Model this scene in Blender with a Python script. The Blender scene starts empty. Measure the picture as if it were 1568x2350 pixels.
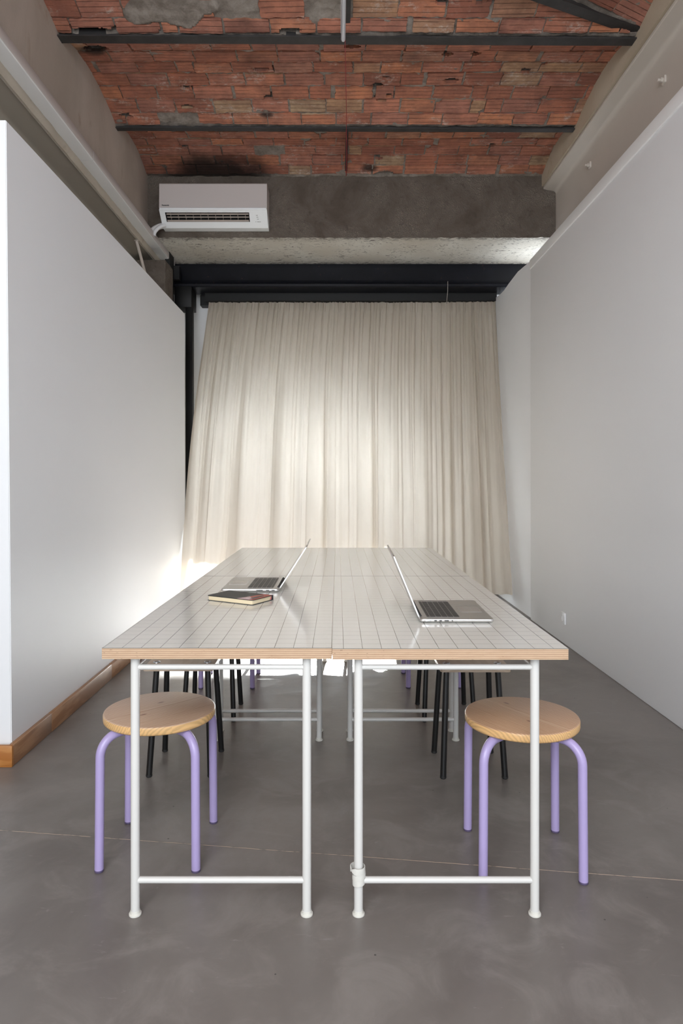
import bpy, bmesh, math, random
from mathutils import Vector, Matrix, noise

# ------------------------------------------------------------------ camera, world, sun, exposure
sc = bpy.context.scene
COL = sc.collection
cam_d = bpy.data.cameras.new('camera'); cam = bpy.data.objects.new('camera', cam_d); COL.objects.link(cam)
cam_d.sensor_fit = 'AUTO'; cam_d.sensor_width = 36.0; cam_d.lens = 24.0
cam_d.shift_x = 9/2350; cam_d.shift_y = -75/2350
cam_d.clip_start = .05
cam.location = (0, 0, 1.2); cam.rotation_euler = (math.pi/2, 0, 0)
sc.camera = cam

w = bpy.data.worlds.new('daylight'); sc.world = w; w.use_nodes = True
bg = w.node_tree.nodes['Background']; bg.inputs[0].default_value = (.86, .93, 1.0, 1); bg.inputs[1].default_value = 1.15

sun_d = bpy.data.lights.new('sun', 'SUN'); sun_d.energy = 45.0; sun_d.angle = math.radians(1.4); sun_d.color = (1, .985, .96)
sun = bpy.data.objects.new('sun', sun_d); COL.objects.link(sun)
sun.location = (0, 14, 6)
sun.rotation_euler = Vector((-.05, -.96, -.268)).to_track_quat('-Z', 'Y').to_euler()

ar_d = bpy.data.lights.new('rear_fill_light', 'AREA'); ar_d.shape = 'RECTANGLE'; ar_d.size = 3.2; ar_d.size_y = 2.4; ar_d.energy = 72; ar_d.color = (.96, .98, 1)
ar = bpy.data.objects.new('rear_fill_light', ar_d); COL.objects.link(ar)
ar.location = (-.9, -1.9, 2.9); ar.rotation_euler = (math.radians(62), 0, math.radians(-34))  # unseen area light added behind the camera to fill walls and tabletops

sc.view_settings.view_transform = 'Standard'
sc.view_settings.look = 'None'
sc.view_settings.gamma = 1.0
sc.view_settings.use_curve_mapping = False
sc.view_settings.exposure = 1.42

R = random.Random(7)

# ------------------------------------------------------------------ mesh helpers
def finish(name, bm, mats, parent=None, loc=(0, 0, 0), rot=(0, 0, 0), sharp=.6, smooth=True):
    bmesh.ops.recalc_face_normals(bm, faces=bm.faces[:])
    if smooth:
        for f in bm.faces: f.smooth = True
        for e in bm.edges:
            if len(e.link_faces) == 2 and e.calc_face_angle(0) > sharp: e.smooth = False
    me = bpy.data.meshes.new(name); bm.to_mesh(me); bm.free()
    for m in (mats if isinstance(mats, (list, tuple)) else [mats]): me.materials.append(m)
    o = bpy.data.objects.new(name, me); COL.objects.link(o)
    o.parent = parent; o.location = loc; o.rotation_euler = rot
    return o

def box(bm, x0, x1, y0, y1, z0, z1, mi=0, bev=0, seg=2):
    v = [bm.verts.new((x, y, z)) for x in (x0, x1) for y in (y0, y1) for z in (z0, z1)]
    q = [(0, 1, 3, 2), (4, 6, 7, 5), (0, 4, 5, 1), (2, 3, 7, 6), (0, 2, 6, 4), (1, 5, 7, 3)]
    fs = [bm.faces.new([v[i] for i in f]) for f in q]
    for f in fs: f.material_index = mi
    if bev:
        es = list({e for f in fs for e in f.edges})
        r = bmesh.ops.bevel(bm, geom=es, offset=bev, segments=seg, affect='EDGES', profile=.5)
        for f in r['faces']: f.material_index = mi
    return fs

def prism(bm, pts, d, mi=0):
    """pts: closed list of 3d points; d: extrusion vector"""
    a = [bm.verts.new(p) for p in pts]; b = [bm.verts.new(Vector(p)+Vector(d)) for p in pts]
    n = len(pts); fs = []
    for i in range(n):
        j = (i+1) % n; fs.append(bm.faces.new((a[i], a[j], b[j], b[i])))
    fs.append(bm.faces.new(a[::-1])); fs.append(bm.faces.new(b))
    for f in fs: f.material_index = mi
    return fs

def tube(bm, pts, r, seg=16, mi=0, closed_caps=True):
    pts = [Vector(p) for p in pts]; n = len(pts)
    rs = r if isinstance(r, (list, tuple)) else [r]*n
    rings = []; prev = None
    for i, p in enumerate(pts):
        t = (pts[min(i+1, n-1)]-pts[max(i-1, 0)]).normalized()
        if prev is None:
            a = Vector((0, 0, 1)) if abs(t.z) < .9 else Vector((1, 0, 0))
            u = t.cross(a).normalized()
        else:
            u = (prev - t*prev.dot(t)).normalized()
        prev = u; v = t.cross(u)
        rings.append([bm.verts.new(p+(u*math.cos(2*math.pi*k/seg)+v*math.sin(2*math.pi*k/seg))*rs[i]) for k in range(seg)])
    for a, b in zip(rings, rings[1:]):
        for k in range(seg):
            f = bm.faces.new((a[k], a[(k+1) % seg], b[(k+1) % seg], b[k])); f.material_index = mi
    if closed_caps:
        for rr in (rings[0][::-1], rings[-1]):
            f = bm.faces.new(rr); f.material_index = mi

def lathe(bm, prof, seg=32, c=(0, 0, 0), mi=0):
    rings = []
    for r, z in prof:
        if r < 1e-6: rings.append([bm.verts.new((c[0], c[1], c[2]+z))])
        else: rings.append([bm.verts.new((c[0]+r*math.cos(2*math.pi*k/seg), c[1]+r*math.sin(2*math.pi*k/seg), c[2]+z)) for k in range(seg)])
    for a, b in zip(rings, rings[1:]):
        for k in range(seg):
            k2 = (k+1) % seg
            if len(a) == 1 and len(b) == 1: continue
            if len(a) == 1: vs = (a[0], b[k2], b[k])
            elif len(b) == 1: vs = (a[k], a[k2], b[0])
            else: vs = (a[k], a[k2], b[k2], b[k])
            f = bm.faces.new(vs); f.material_index = mi

def rpoly(w, d, r, n=5):
    """rounded rectangle outline centred on 0"""
    out = []
    for cx, cy, a0 in ((w/2-r, d/2-r, 0), (-w/2+r, d/2-r, 90), (-w/2+r, -d/2+r, 180), (w/2-r, -d/2+r, 270)):
        for k in range(n+1):
            a = math.radians(a0+90*k/n); out.append((cx+r*math.cos(a), cy+r*math.sin(a)))
    return out

def empty(name, label, cat, loc=(0, 0, 0), rotz=0, group=None):
    o = bpy.data.objects.new(name, None); COL.objects.link(o)
    o.empty_display_size = .1; o.location = loc; o.rotation_euler = (0, 0, rotz)
    o['label'] = label; o['category'] = cat
    if group: o['group'] = group
    return o

def tag(o, label, cat, group=None):
    o['label'] = label; o['category'] = cat
    if group: o['group'] = group
    return o

def struct(o, label=None, cat=None):
    o['kind'] = 'structure'
    if label: o['label'] = label
    if cat: o['category'] = cat
    return o

def copy_tree(o, parent=None):
    c = o.copy(); COL.objects.link(c)
    if parent is not None: c.parent = parent
    for ch in list(o.children): copy_tree(ch, c)
    return c

# ------------------------------------------------------------------ material helpers
class Mat:
    def __init__(s, name, col=(.8, .8, .8), rough=.5, metal=0.0, spec=.5, coat=0.0):
        s.m = bpy.data.materials.new(name); s.m.use_nodes = True
        s.nt = s.m.node_tree; s.b = s.nt.nodes['Principled BSDF']
        s.b.inputs['Base Color'].default_value = (*col, 1); s.b.inputs['Roughness'].default_value = rough
        s.b.inputs['Metallic'].default_value = metal; s.b.inputs['Specular IOR Level'].default_value = spec
        s.b.inputs['Coat Weight'].default_value = coat
        s.tc = None
    def n(s, t, props=None, **ins):
        nd = s.nt.nodes.new(t)
        for k, v in (props or {}).items(): setattr(nd, k, v)
        for k, v in ins.items():
            key = int(k[1:]) if k[0] == 'i' and k[1:].isdigit() else k.replace('_', ' ')
            s.put(nd.inputs[key], v)
        return nd
    def put(s, sock, v):
        if isinstance(v, bpy.types.NodeSocket): s.nt.links.new(v, sock)
        elif isinstance(v, bpy.types.Node): s.nt.links.new(v.outputs[0], sock)
        else: sock.default_value = v
    def obj(s):
        if not s.tc: s.tc = s.nt.nodes.new('ShaderNodeTexCoord')
        return s.tc.outputs['Object']
    def uv(s):
        s.obj(); return s.tc.outputs['UV']
    def mapped(s, scale=(1, 1, 1), rot=(0, 0, 0), loc=(0, 0, 0), src=None):
        return s.n('ShaderNodeMapping', Vector=src or s.obj(), Scale=scale, Rotation=rot, Location=loc).outputs[0]
    def noise(s, vec, scale=5, detail=4, rough=.55, dist=0):
        return s.n('ShaderNodeTexNoise', Vector=vec, Scale=scale, Detail=detail, Roughness=rough, Distortion=dist).outputs[0]
    def ramp(s, fac, stops, interp='LINEAR'):
        nd = s.n('ShaderNodeValToRGB', Fac=fac); cr = nd.color_ramp; cr.interpolation = interp
        while len(cr.elements) < len(stops): cr.elements.new(.5)
        for e, (p, c) in zip(cr.elements, stops):
            e.position = p; e.color = (*c, 1) if len(c) == 3 else c
        return nd.outputs[0]
    def g(s, fac, a, b):   # smooth 0..1 between a and b
        return s.n('ShaderNodeMapRange', {'interpolation_type': 'SMOOTHSTEP'}, Value=fac, i1=a, i2=b).outputs[0]
    def mix(s, fac, a, b, mode='MIX'):
        nd = s.nt.nodes.new('ShaderNodeMix'); nd.data_type = 'RGBA'; nd.blend_type = mode
        for i, v in ((0, fac), (6, a), (7, b)):
            if isinstance(v, tuple) and len(v) == 3: v = (*v, 1)
            s.put(nd.inputs[i], v)
        return nd.outputs[2]
    def math(s, op, a, b=0.0, c=0.0):
        return s.n('ShaderNodeMath', {'operation': op}, i0=a, i1=b, i2=c).outputs[0]
    def xyz(s, v=None):
        return s.n('ShaderNodeSeparateXYZ', Vector=v or s.obj()).outputs
    def bump(s, h, strength=.3, dist=.01):
        nd = s.n('ShaderNodeBump', Height=h, Strength=strength, Distance=dist)
        s.put(s.b.inputs['Normal'], nd.outputs[0])
    def color(s, c): s.put(s.b.inputs['Base Color'], c)
    def rough(s, c): s.put(s.b.inputs['Roughness'], c)

def simple(name, col, rough=.5, metal=0, spec=.5, coat=0, nz=0.0, nscale=8):
    m = Mat(name, col, rough, metal, spec, coat)
    if nz:
        f = m.noise(m.obj(), nscale, 5)
        m.color(m.mix(f, tuple(c*(1-nz) for c in col), tuple(min(1, c*(1+nz)) for c in col)))
    return m.m

# ------------------------------------------------------------------ materials
WHITE_WALL = Mat('white_painted_wall', (.80, .815, .835), .55, spec=.4)
f = WHITE_WALL.noise(WHITE_WALL.obj(), 1.3, 3); WHITE_WALL.color(WHITE_WALL.mix(f, (.81, .83, .855), (.84, .855, .875)))
WHITE_WALL.bump(WHITE_WALL.noise(WHITE_WALL.obj(), 160, 3), .05, .002)
WHITE_WALL = WHITE_WALL.m
RIM_LIT = simple('lit_rim_white', (.88, .89, .9), .35)  # rim coloured whiter than the wall to stand in for its lit edge

def m_floor():
    m = Mat('polished_concrete', (.2, .19, .18), .38, spec=.5)
    v = m.obj()
    a = m.noise(v, .9, 6, .6, .6); b = m.noise(v, 5, 6, .65, .8); c = m.noise(v, 40, 4)
    col = m.mix(m.g(a, .32, .68), (.136, .120, .110), (.220, .201, .188))
    col = m.mix(m.math('MULTIPLY', m.g(b, .42, .72), .5), col, (.30, .275, .26))
    col = m.mix(m.math('MULTIPLY', c, .12), col, (.08, .075, .07))
    # scuffs: thin stretched light marks
    s = m.noise(m.mapped((2.2, 9, 1), (0, 0, .5)), 3, 6, .7, 2.0)
    col = m.mix(m.math('MULTIPLY', m.g(s, .63, .72), .22), col, (.42, .40, .39))
    # tiny dark specks
    sp = m.n('ShaderNodeTexVoronoi', {'feature': 'F1'}, Vector=v, Scale=9.0).outputs[0]
    col = m.mix(m.math('MULTIPLY', m.math('LESS_THAN', sp, .028), .8), col, (.03, .028, .026))
    # sawn joint running across the room: points (-1.155,2.335)-(1.034,2.043)
    X, Y, Z = m.xyz()
    wob = m.noise(v, 14, 3)
    line = m.math('ADD', m.math('MULTIPLY', X, .1334), m.math('ADD', Y, -2.181))
    line = m.math('ABSOLUTE', m.math('ADD', line, m.math('MULTIPLY', m.math('ADD', wob, -.5), .006)))
    core = m.math('LESS_THAN', line, .0022)
    brk = m.g(m.noise(v, 23, 3), .3, .5)
    col = m.mix(m.math('MULTIPLY', core, brk), col, (.50, .40, .32))
    edge = m.math('MULTIPLY', m.math('LESS_THAN', line, .0042), m.math('SUBTRACT', 1.0, core))
    col = m.mix(m.math('MULTIPLY', edge, .6), col, (.06, .05, .045))
    m.color(col)
    m.rough(m.n('ShaderNodeMapRange', Value=b, i1=.3, i2=.7, i3=.30, i4=.46).outputs[0])
    h = m.math('ADD', m.math('MULTIPLY', b, .5), m.math('MULTIPLY', c, .12))
    h = m.math('SUBTRACT', h, m.math('MULTIPLY', core, .5))
    m.bump(h, .12, .01)
    return m.m
FLOOR = m_floor()

def m_brick():
    m = Mat('hollow_clay_tile', (.4, .15, .1), .8, spec=.25)
    geo = m.n('ShaderNodeNewGeometry'); rnd = geo.outputs['Random Per Island']
    v = m.obj(); uv = m.uv()
    base = m.ramp(rnd, [(0, (.30, .115, .08)), (.10, (.42, .16, .10)), (.30, (.52, .205, .125)), (.46, (.43, .19, .14)),
                        (.60, (.62, .25, .13)), (.74, (.56, .23, .15)), (.88, (.43, .195, .145)), (.93, (.52, .30, .17)), (.97, (.46, .33, .21)), (1, (.51, .22, .13))])
    n1 = m.noise(v, 9, 6, .65); n2 = m.noise(v, 45, 5, .7)
    col = m.mix(m.g(n1, .35, .7), m.mix(.55, base, (.17, .08, .06)), base)
    col = m.mix(m.math('MULTIPLY', m.g(n2, .5, .8), .35), col, (.42, .24, .17))
    # streaks along the tile
    st = m.noise(m.mapped((3, 40, 1), src=uv), 2.0, 5, .6)
    col = m.mix(m.math('MULTIPLY', m.g(st, .5, .75), .35), col, (.15, .06, .045))
    # lime bloom
    ef = m.noise(m.mapped((1, 2.2, 1)), 3.1, 8, .72, .5)
    e2 = m.math('MULTIPLY', m.g(ef, .53, .68), m.g(n2, .40, .62))
    col = m.mix(m.math('MULTIPLY', e2, .7), col, (.60, .52, .46))
    # damp dark patches
    dk = m.noise(v, 2.1, 5, .6)
    col = m.mix(m.math('MULTIPLY', m.g(dk, .56, .74), .5), col, (.06, .035, .03))
    # soot over the air conditioner
    X, Y, Z = m.xyz()
    dx = m.math('DIVIDE', m.math('ADD', X, 1.12), .62); dy = m.math('DIVIDE', m.math('ADD', Y, -6.36), .36)
    d = m.math('SQRT', m.math('ADD', m.math('MULTIPLY', dx, dx), m.math('MULTIPLY', dy, dy)))
    d = m.math('ADD', d, m.math('MULTIPLY', m.math('ADD', m.noise(v, 5, 5), -.5), .7))
    col = m.mix(m.math('MULTIPLY', m.math('SUBTRACT', 1.0, m.g(d, .45, 1.15)), .93), col, (.018, .014, .012))
    # small scorch marks
    for sx, sy, sr in ((-.553, 5.312, .045), (.298, 6.224, .06), (-1.66, 4.6, .09)):
        ex = m.math('DIVIDE', m.math('ADD', X, -sx), sr*1.6); ey = m.math('DIVIDE', m.math('ADD', Y, -sy), sr)
        dd = m.math('SQRT', m.math('ADD', m.math('MULTIPLY', ex, ex), m.math('MULTIPLY', ey, ey)))
        dd = m.math('ADD', dd, m.math('MULTIPLY', m.math('ADD', n1, -.5), .8))
        col = m.mix(m.math('MULTIPLY', m.math('SUBTRACT', 1.0, m.g(dd, .3, 1.1)), .85), col, (.02, .018, .018))
    # grooves along each tile (extruded clay ribs)
    U, V, W = m.xyz(uv)
    ph = m.math('FRACT', m.math('DIVIDE', V, .036))
    gr = m.math('SUBTRACT', 1.0, m.g(m.math('ABSOLUTE', m.math('ADD', ph, -.5)), .0, .10))
    gr = m.math('MULTIPLY', gr, m.g(m.noise(v, 12, 3), .30, .55))
    col = m.mix(m.math('MULTIPLY', gr, .62), col, (.05, .025, .02))
    m.color(col)
    h = m.math('ADD', m.math('MULTIPLY', n2, .3), m.math('MULTIPLY', n1, .4))
    h = m.math('SUBTRACT', h, m.math('MULTIPLY', gr, .9))
    m.bump(h, .7, .006)
    return m.m
BRICK = m_brick()

def m_mortar():
    m = Mat('old_mortar', (.2, .18, .16), .95, spec=.1)
    v = m.obj(); a = m.noise(v, 11, 6, .7); b = m.noise(v, 70, 4)
    X, Y, Z = m.xyz()
    col = m.mix(m.g(a, .3, .7), (.19, .16, .135), (.36, .32, .28))
    col = m.mix(m.math('MULTIPLY', b, .3), col, (.09, .07, .06))
    dx = m.math('DIVIDE', m.math('ADD', X, 1.12), .62); dy = m.math('DIVIDE', m.math('ADD', Y, -6.36), .36)
    d = m.math('SQRT', m.math('ADD', m.math('MULTIPLY', dx, dx), m.math('MULTIPLY', dy, dy)))
    col = m.mix(m.math('MULTIPLY', m.math('SUBTRACT', 1.0, m.g(d, .5, 1.2)), .9), col, (.02, .016, .014))
    m.color(col); m.bump(m.math('ADD', a, m.math('MULTIPLY', b, .5)), .8, .008)
    return m.m
MORTAR = m_mortar()

def m_plaster(name, c1, c2, stain, bs=.25):
    m = Mat(name, c1, .85, spec=.15)
    v = m.obj(); a = m.noise(m.mapped((1, 1, .6)), 1.6, 6, .6, .4); b = m.noise(v, 60, 4, .7); s = m.noise(m.mapped((1, 1.2, .8)), 2.6, 7, .68, .8)
    col = m.mix(m.g(a, .3, .7), c1, c2)
    col = m.mix(m.math('MULTIPLY', m.g(s, .58, .72), .6), col, stain)
    col = m.mix(m.math('MULTIPLY', b, .15), col, tuple(x*.5 for x in c1))
    m.color(col); m.bump(m.math('ADD', m.math('MULTIPLY', a, .6), m.math('MULTIPLY', b, .35)), bs, .01)
    return m.m
PLASTER_L = m_plaster('brown_plaster', (.42, .36, .305), (.52, .45, .39), (.34, .26, .185))
PLASTER_R = m_plaster('ochre_plaster', (.46, .385, .29), (.54, .47, .37), (.36, .26, .15))
PLASTER_P = m_plaster('cream_crumbly_plaster', (.50, .44, .36), (.58, .52, .43), (.30, .24, .18), .6)
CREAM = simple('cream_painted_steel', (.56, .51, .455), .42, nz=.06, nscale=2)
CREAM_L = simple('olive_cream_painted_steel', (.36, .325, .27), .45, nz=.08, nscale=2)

def m_conc():
    m = Mat('rough_dark_concrete', (.1, .09, .08), .9, spec=.2)
    v = m.obj(); a = m.noise(v, 2.3, 7, .65, .5); b = m.noise(v, 75, 5, .75); c = m.noise(v, 20, 5)
    vo = m.n('ShaderNodeTexVoronoi', Vector=v, Scale=95.0).outputs[0]
    col = m.mix(m.g(a, .32, .68), (.098, .078, .062), (.18, .152, .128))
    pit = m.math('MULTIPLY', m.g(a, .50, .62), m.g(b, .52, .68))
    col = m.mix(m.math('MULTIPLY', pit, .7), col, (.30, .25, .20))
    col = m.mix(m.math('MULTIPLY', m.g(c, .55, .8), .4), col, (.035, .028, .024))
    m.color(col)
    h = m.math('ADD', m.math('MULTIPLY', a, .5), m.math('MULTIPLY', m.math('MULTIPLY', vo, m.g(a, .42, .62)), 1.0))
    m.bump(m.math('ADD', h, m.math('MULTIPLY', b, .35)), .9, .012)
    return m.m
CONC = m_conc()

def m_soffit():
    m = Mat('flaking_whitewash', (.5, .48, .43), .85, spec=.15)
    v = m.obj(); a = m.noise(v, 2, 5); b = m.noise(m.mapped((1, 1.8, 1)), 17, 8, .78, 1.2); c = m.noise(v, 4, 5, .6)
    col = m.mix(m.g(a, .3, .7), (.60, .56, .49), (.72, .70, .64))
    fl = m.math('MULTIPLY', m.g(b, .545, .60), m.g(c, .36, .52))
    X, Y, Z = m.xyz()
    edge = m.math('MULTIPLY', m.g(m.math('ABSOLUTE', m.math('ADD', Y, -6.72)), .26, .39), m.g(b, .44, .56))
    col = m.mix(m.math('MULTIPLY', m.math('MAXIMUM', fl, edge), .85), col, (.10, .085, .075))
    m.color(col); m.bump(b, .5, .01)
    return m.m
SOFFIT = m_soffit()

def m_steel(name, c, rust, rough=.45):
    m = Mat(name, c, rough, .35)
    v = m.obj(); a = m.noise(v, 6, 6, .65); b = m.noise(v, 30, 5, .7)
    col = m.mix(m.g(a, .35, .7), c, tuple(x*1.6 for x in c))
    col = m.mix(m.math('MULTIPLY', m.g(b, .60, .72), m.g(a, .5, .62)), col, rust)
    m.color(col); m.bump(b, .2, .004)
    return m.m
JOIST = m_steel('dark_raw_steel', (.036, .034, .034), (.12, .05, .035), .55)
BLACK_BEAM = m_steel('blue_black_painted_steel', (.0035, .004, .007), (.12, .06, .035), .34)
BLACK_BEAM.node_tree.nodes['Principled BSDF'].inputs['Metallic'].default_value = 0
BLACK_BEAM.node_tree.nodes['Principled BSDF'].inputs['Specular IOR Level'].default_value = .25
BLACK = simple('black_frame_paint', (.006, .006, .006), .5, spec=.3)

def m_curtain():
    m = Mat('natural_linen', (.65, .59, .5), .85, spec=.1)
    v = m.obj()
    wv = m.noise(m.mapped((180, 180, 18)), 3, 3); a = m.noise(m.mapped((2.5, 1, .5)), 1.5, 4)
    col = m.mix(m.g(a, .3, .7), (.58, .515, .425), (.66, .595, .505))
    col = m.mix(m.math('MULTIPLY', wv, .12), col, (.5, .44, .36))
    dif = m.n('ShaderNodeBsdfDiffuse', Color=col); tr = m.n('ShaderNodeBsdfTranslucent', Color=m.mix(.55, col, (.97, .92, .885)))
    mx = m.n('ShaderNodeMixShader', i0=.38, i1=dif.outputs[0], i2=tr.outputs[0])
    out = m.nt.nodes['Material Output']; m.nt.links.new(mx.outputs[0], out.inputs['Surface'])
    return m.m
LINEN = m_curtain()

def m_glass():
    m = Mat('window_glass', (1, 1, 1), .02)
    t = m.n('ShaderNodeBsdfTransparent', Color=(.95, .97, .97, 1)); g = m.n('ShaderNodeBsdfGlossy', Roughness=.02)
    fr = m.n('ShaderNodeFresnel', IOR=1.5)
    mx = m.n('ShaderNodeMixShader', i0=fr.outputs[0], i1=t.outputs[0], i2=g.outputs[0])
    m.nt.links.new(mx.outputs[0], m.nt.nodes['Material Output'].inputs['Surface'])
    return m.m
GLASS = m_glass()
def m_diffuser(k):  # glazing added behind the curtain to spread sunlight into a soft glow
    m = Mat('added_diffuser_glass', (.9, .9, .9), .8)
    d = m.n('ShaderNodeBsdfDiffuse', Color=(.6, .62, .62, 1)); t = m.n('ShaderNodeBsdfTranslucent', Color=(.86, .9, .92, 1))
    mx = m.n('ShaderNodeMixShader', i0=k, i1=d.outputs[0], i2=t.outputs[0])
    m.nt.links.new(mx.outputs[0], m.nt.nodes['Material Output'].inputs['Surface'])
    return m.m

def m_top(name, ox):
    """laminate with a printed square grid, lines start at the front edge of the top"""
    m = Mat(name, (.6, .6, .57), .22, spec=.5, coat=.6); m.b.inputs['Coat Roughness'].default_value = .12
    X, Y, Z = m.xyz(); p = .0515
    def lines(c, w):
        q = m.math('FRACT', m.math('DIVIDE', c, p))
        return m.math('LESS_THAN', m.math('MINIMUM', q, m.math('SUBTRACT', 1.0, q)), w/p/2)
    g = m.math('MAXIMUM', lines(m.math('ADD', X, -ox), .0017), lines(Y, .0013))
    col = m.mix(m.noise(m.obj(), 3, 3), (.75, .755, .715), (.79, .79, .75))
    m.color(m.mix(m.math('MULTIPLY', g, .88), col, (.035, .045, .05)))
    return m.m

def m_ply():
    m = Mat('plywood_edge', (.6, .42, .27), .6, spec=.3)
    X, Y, Z = m.xyz(); n = m.noise(m.mapped((6, 6, 60)), 3, 5, .6)
    q = m.math('FRACT', m.math('DIVIDE', m.math('ADD', Z, m.math('MULTIPLY', n, .0006)), .00272))
    thin = m.math('LESS_THAN', q, .24)
    par = m.math('GREATER_THAN', m.math('FRACT', m.math('DIVIDE', Z, .00544)), .5)
    col = m.mix(par, (.60, .45, .30), (.44, .31, .21))
    col = m.mix(m.math('MULTIPLY', m.g(n, .4, .7), .3), col, (.36, .22, .13))
    col = m.mix(m.math('MULTIPLY', thin, .8), col, (.25, .10, .06))
    sp = m.noise(m.mapped((60, 60, 500)), 1, 3)
    col = m.mix(m.math('MULTIPLY', m.g(sp, .66, .70), .8), col, (.07, .035, .02))
    m.color(col); return m.m
PLY = m_ply()

def m_pine(name, c1, c2, rot, edge=(.0, .0, .0), grain=14.0, boards=True, knots=((.03, .05), (-.07, -.02)), rough=.38, rim=None):
    m = Mat(name, c1, rough, spec=.4, coat=.15)
    v = m.mapped((1, 1, 1), (0, 0, rot))
    X, Y, Z = m.xyz(v)
    # boards glued side by side, each with its own offset
    bd = m.math('FLOOR', m.math('DIVIDE', Y, .085)) if boards else m.math('MULTIPLY', X, 0)
    off = m.n('ShaderNodeCombineXYZ', X=m.math('MULTIPLY', bd, 1.7), Y=m.math('MULTIPLY', bd, .63), Z=m.math('MULTIPLY', bd, .4))
    vv = m.n('ShaderNodeVectorMath', {'operation': 'ADD'}, i0=v, i1=off.outputs[0]).outputs[0]
    vs = m.n('ShaderNodeMapping', Vector=vv, Scale=(.9, 5.5, 5.5)).outputs[0]
    wz = m.n('ShaderNodeTexWave', {'wave_type': 'RINGS', 'rings_direction': 'X'}, Vector=vs, Scale=grain, Distortion=5.0, Detail=3.0, Detail_Scale=.9).outputs[1]
    n = m.noise(m.n('ShaderNodeMapping', Vector=vv, Scale=(4, 90, 90)).outputs[0], 1.5, 4)
    col = m.mix(m.g(wz, .25, .95), c1, c2)
    col = m.mix(m.math('MULTIPLY', n, .3), col, tuple(x*.72 for x in c2))
    for kx, ky in knots:
        dx = m.math('DIVIDE', m.math('ADD', X, -kx), .016); dy = m.math('DIVIDE', m.math('ADD', Y, -ky), .007)
        d = m.math('SQRT', m.math('ADD', m.math('MULTIPLY', dx, dx), m.math('MULTIPLY', dy, dy)))
        col = m.mix(m.math('MULTIPLY', m.math('SUBTRACT', 1.0, m.g(d, .3, 1.1)), .8), col, (.20, .09, .06))
    if rim:
        zo = m.xyz()[2]; col = m.mix(m.math('LESS_THAN', zo, .0245), col, m.mix(m.g(wz, .25, .95), rim, tuple(c*.80 for c in rim)))
    m.color(col); m.bump(n, .08, .002)
    return m.m
PINE_A = m_pine('pine_seat', (.61, .44, .32), (.49, .31, .20), -.75, grain=7, rim=(.72, .45, .20))
PINE_B = m_pine('warm_pine_seat', (.60, .40, .26), (.46, .26, .145), .95, grain=8, rim=(.70, .43, .19), knots=((.06, -.03), (-.1, .04)))
PINE_BASE = m_pine('varnished_pine_board', (.42, .235, .125), (.31, .155, .075), math.pi/2, boards=False, grain=5, knots=((1.0, .05),), rough=.4)
PINE_FRONT = m_pine('orange_varnished_pine_board', (.50, .22, .06), (.38, .14, .03), 0, boards=False, grain=5, knots=())
SEAT_PLY = m_pine('pale_plywood_seat', (.50, .40, .31), (.43, .335, .25), math.pi/2, boards=False, grain=4, knots=())

LILAC = simple('lilac_powder_coat', (.385, .32, .565), .33, nz=.03)
LILAC_FOOT = simple('dark_violet_foot', (.09, .07, .14), .6)
BLACK_LEG = simple('black_powder_coat', (.008, .008, .008), .35)
WHITE_METAL = simple('white_powder_coat', (.63, .625, .605), .38)
WHITE_FOOT = simple('ivory_plastic_foot', (.66, .65, .60), .45)
CHROME = simple('zinc_screw', (.55, .57, .6), .25, 1.0)
WHITE_PLASTIC = simple('white_plastic', (.82, .84, .85), .35)
CASING_SHADED = simple('shaded_casing_plastic', (.56, .51, .49), .5)  # same white plastic as the housing, darkened to stand in for dim light
LOUVRE = simple('warm_grey_louvre_plastic', (.42, .36, .32), .45)
DARK = simple('dark_recess_plastic', (.02, .02, .02), .6)
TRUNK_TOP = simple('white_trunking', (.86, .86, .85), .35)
TRUNK_SHADED = simple('shaded_trunking_side', (.56, .515, .49), .45)  # side face of the white cover, shade put into its colour
RED = simple('red_cable', (.35, .03, .04), .5)
ALU = simple('brushed_aluminium', (.62, .61, .60), .32, .9)
ALU_W = simple('anodised_light_profile', (.62, .63, .67), .3, .25)
KEY = simple('black_key_plastic', (.03, .03, .032), .4)
KEYB = simple('keyboard_well', (.34, .33, .32), .4, .7)
PAD = simple('trackpad_glass', (.42, .40, .39), .25, .6)
SCREEN = simple('dark_laptop_screen', (.01, .01, .012), .08)
PAGES = Mat('cream_pages', (.78, .66, .44), .8, spec=.1)
_x = PAGES.noise(PAGES.mapped((3, 3, 900)), 1, 2); PAGES.color(PAGES.mix(_x, (.82, .72, .52), (.70, .58, .38))); PAGES = PAGES.m
COVER = simple('black_book_cover', (.022, .025, .028), .42)
STICK_R = simple('red_print', (.42, .07, .045), .4)
STICK_W = simple('pale_pink_print', (.66, .50, .52), .4)
RIBBON = simple('pink_ribbon', (.7, .2, .2), .5)

# ------------------------------------------------------------------ room shell
bm = bmesh.new(); box(bm, -3.2, 2.6, -2.5, 7.6, -.12, 0)
struct(finish('floor', bm, FLOOR, smooth=False))

# vaulted ceiling
YB = [-2.33, -1.22, -.11, 1.0, 2.11, 3.22, 4.334, 5.443, 6.33]
ZC = 4.0
def vz(Y):
    for a, b in zip(YB, YB[1:]):
        if a <= Y < b:
            t = (Y-a)/(b-a); s = t**.85
            return ZC + .11*4*s*(1-s)
    return ZC
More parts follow.
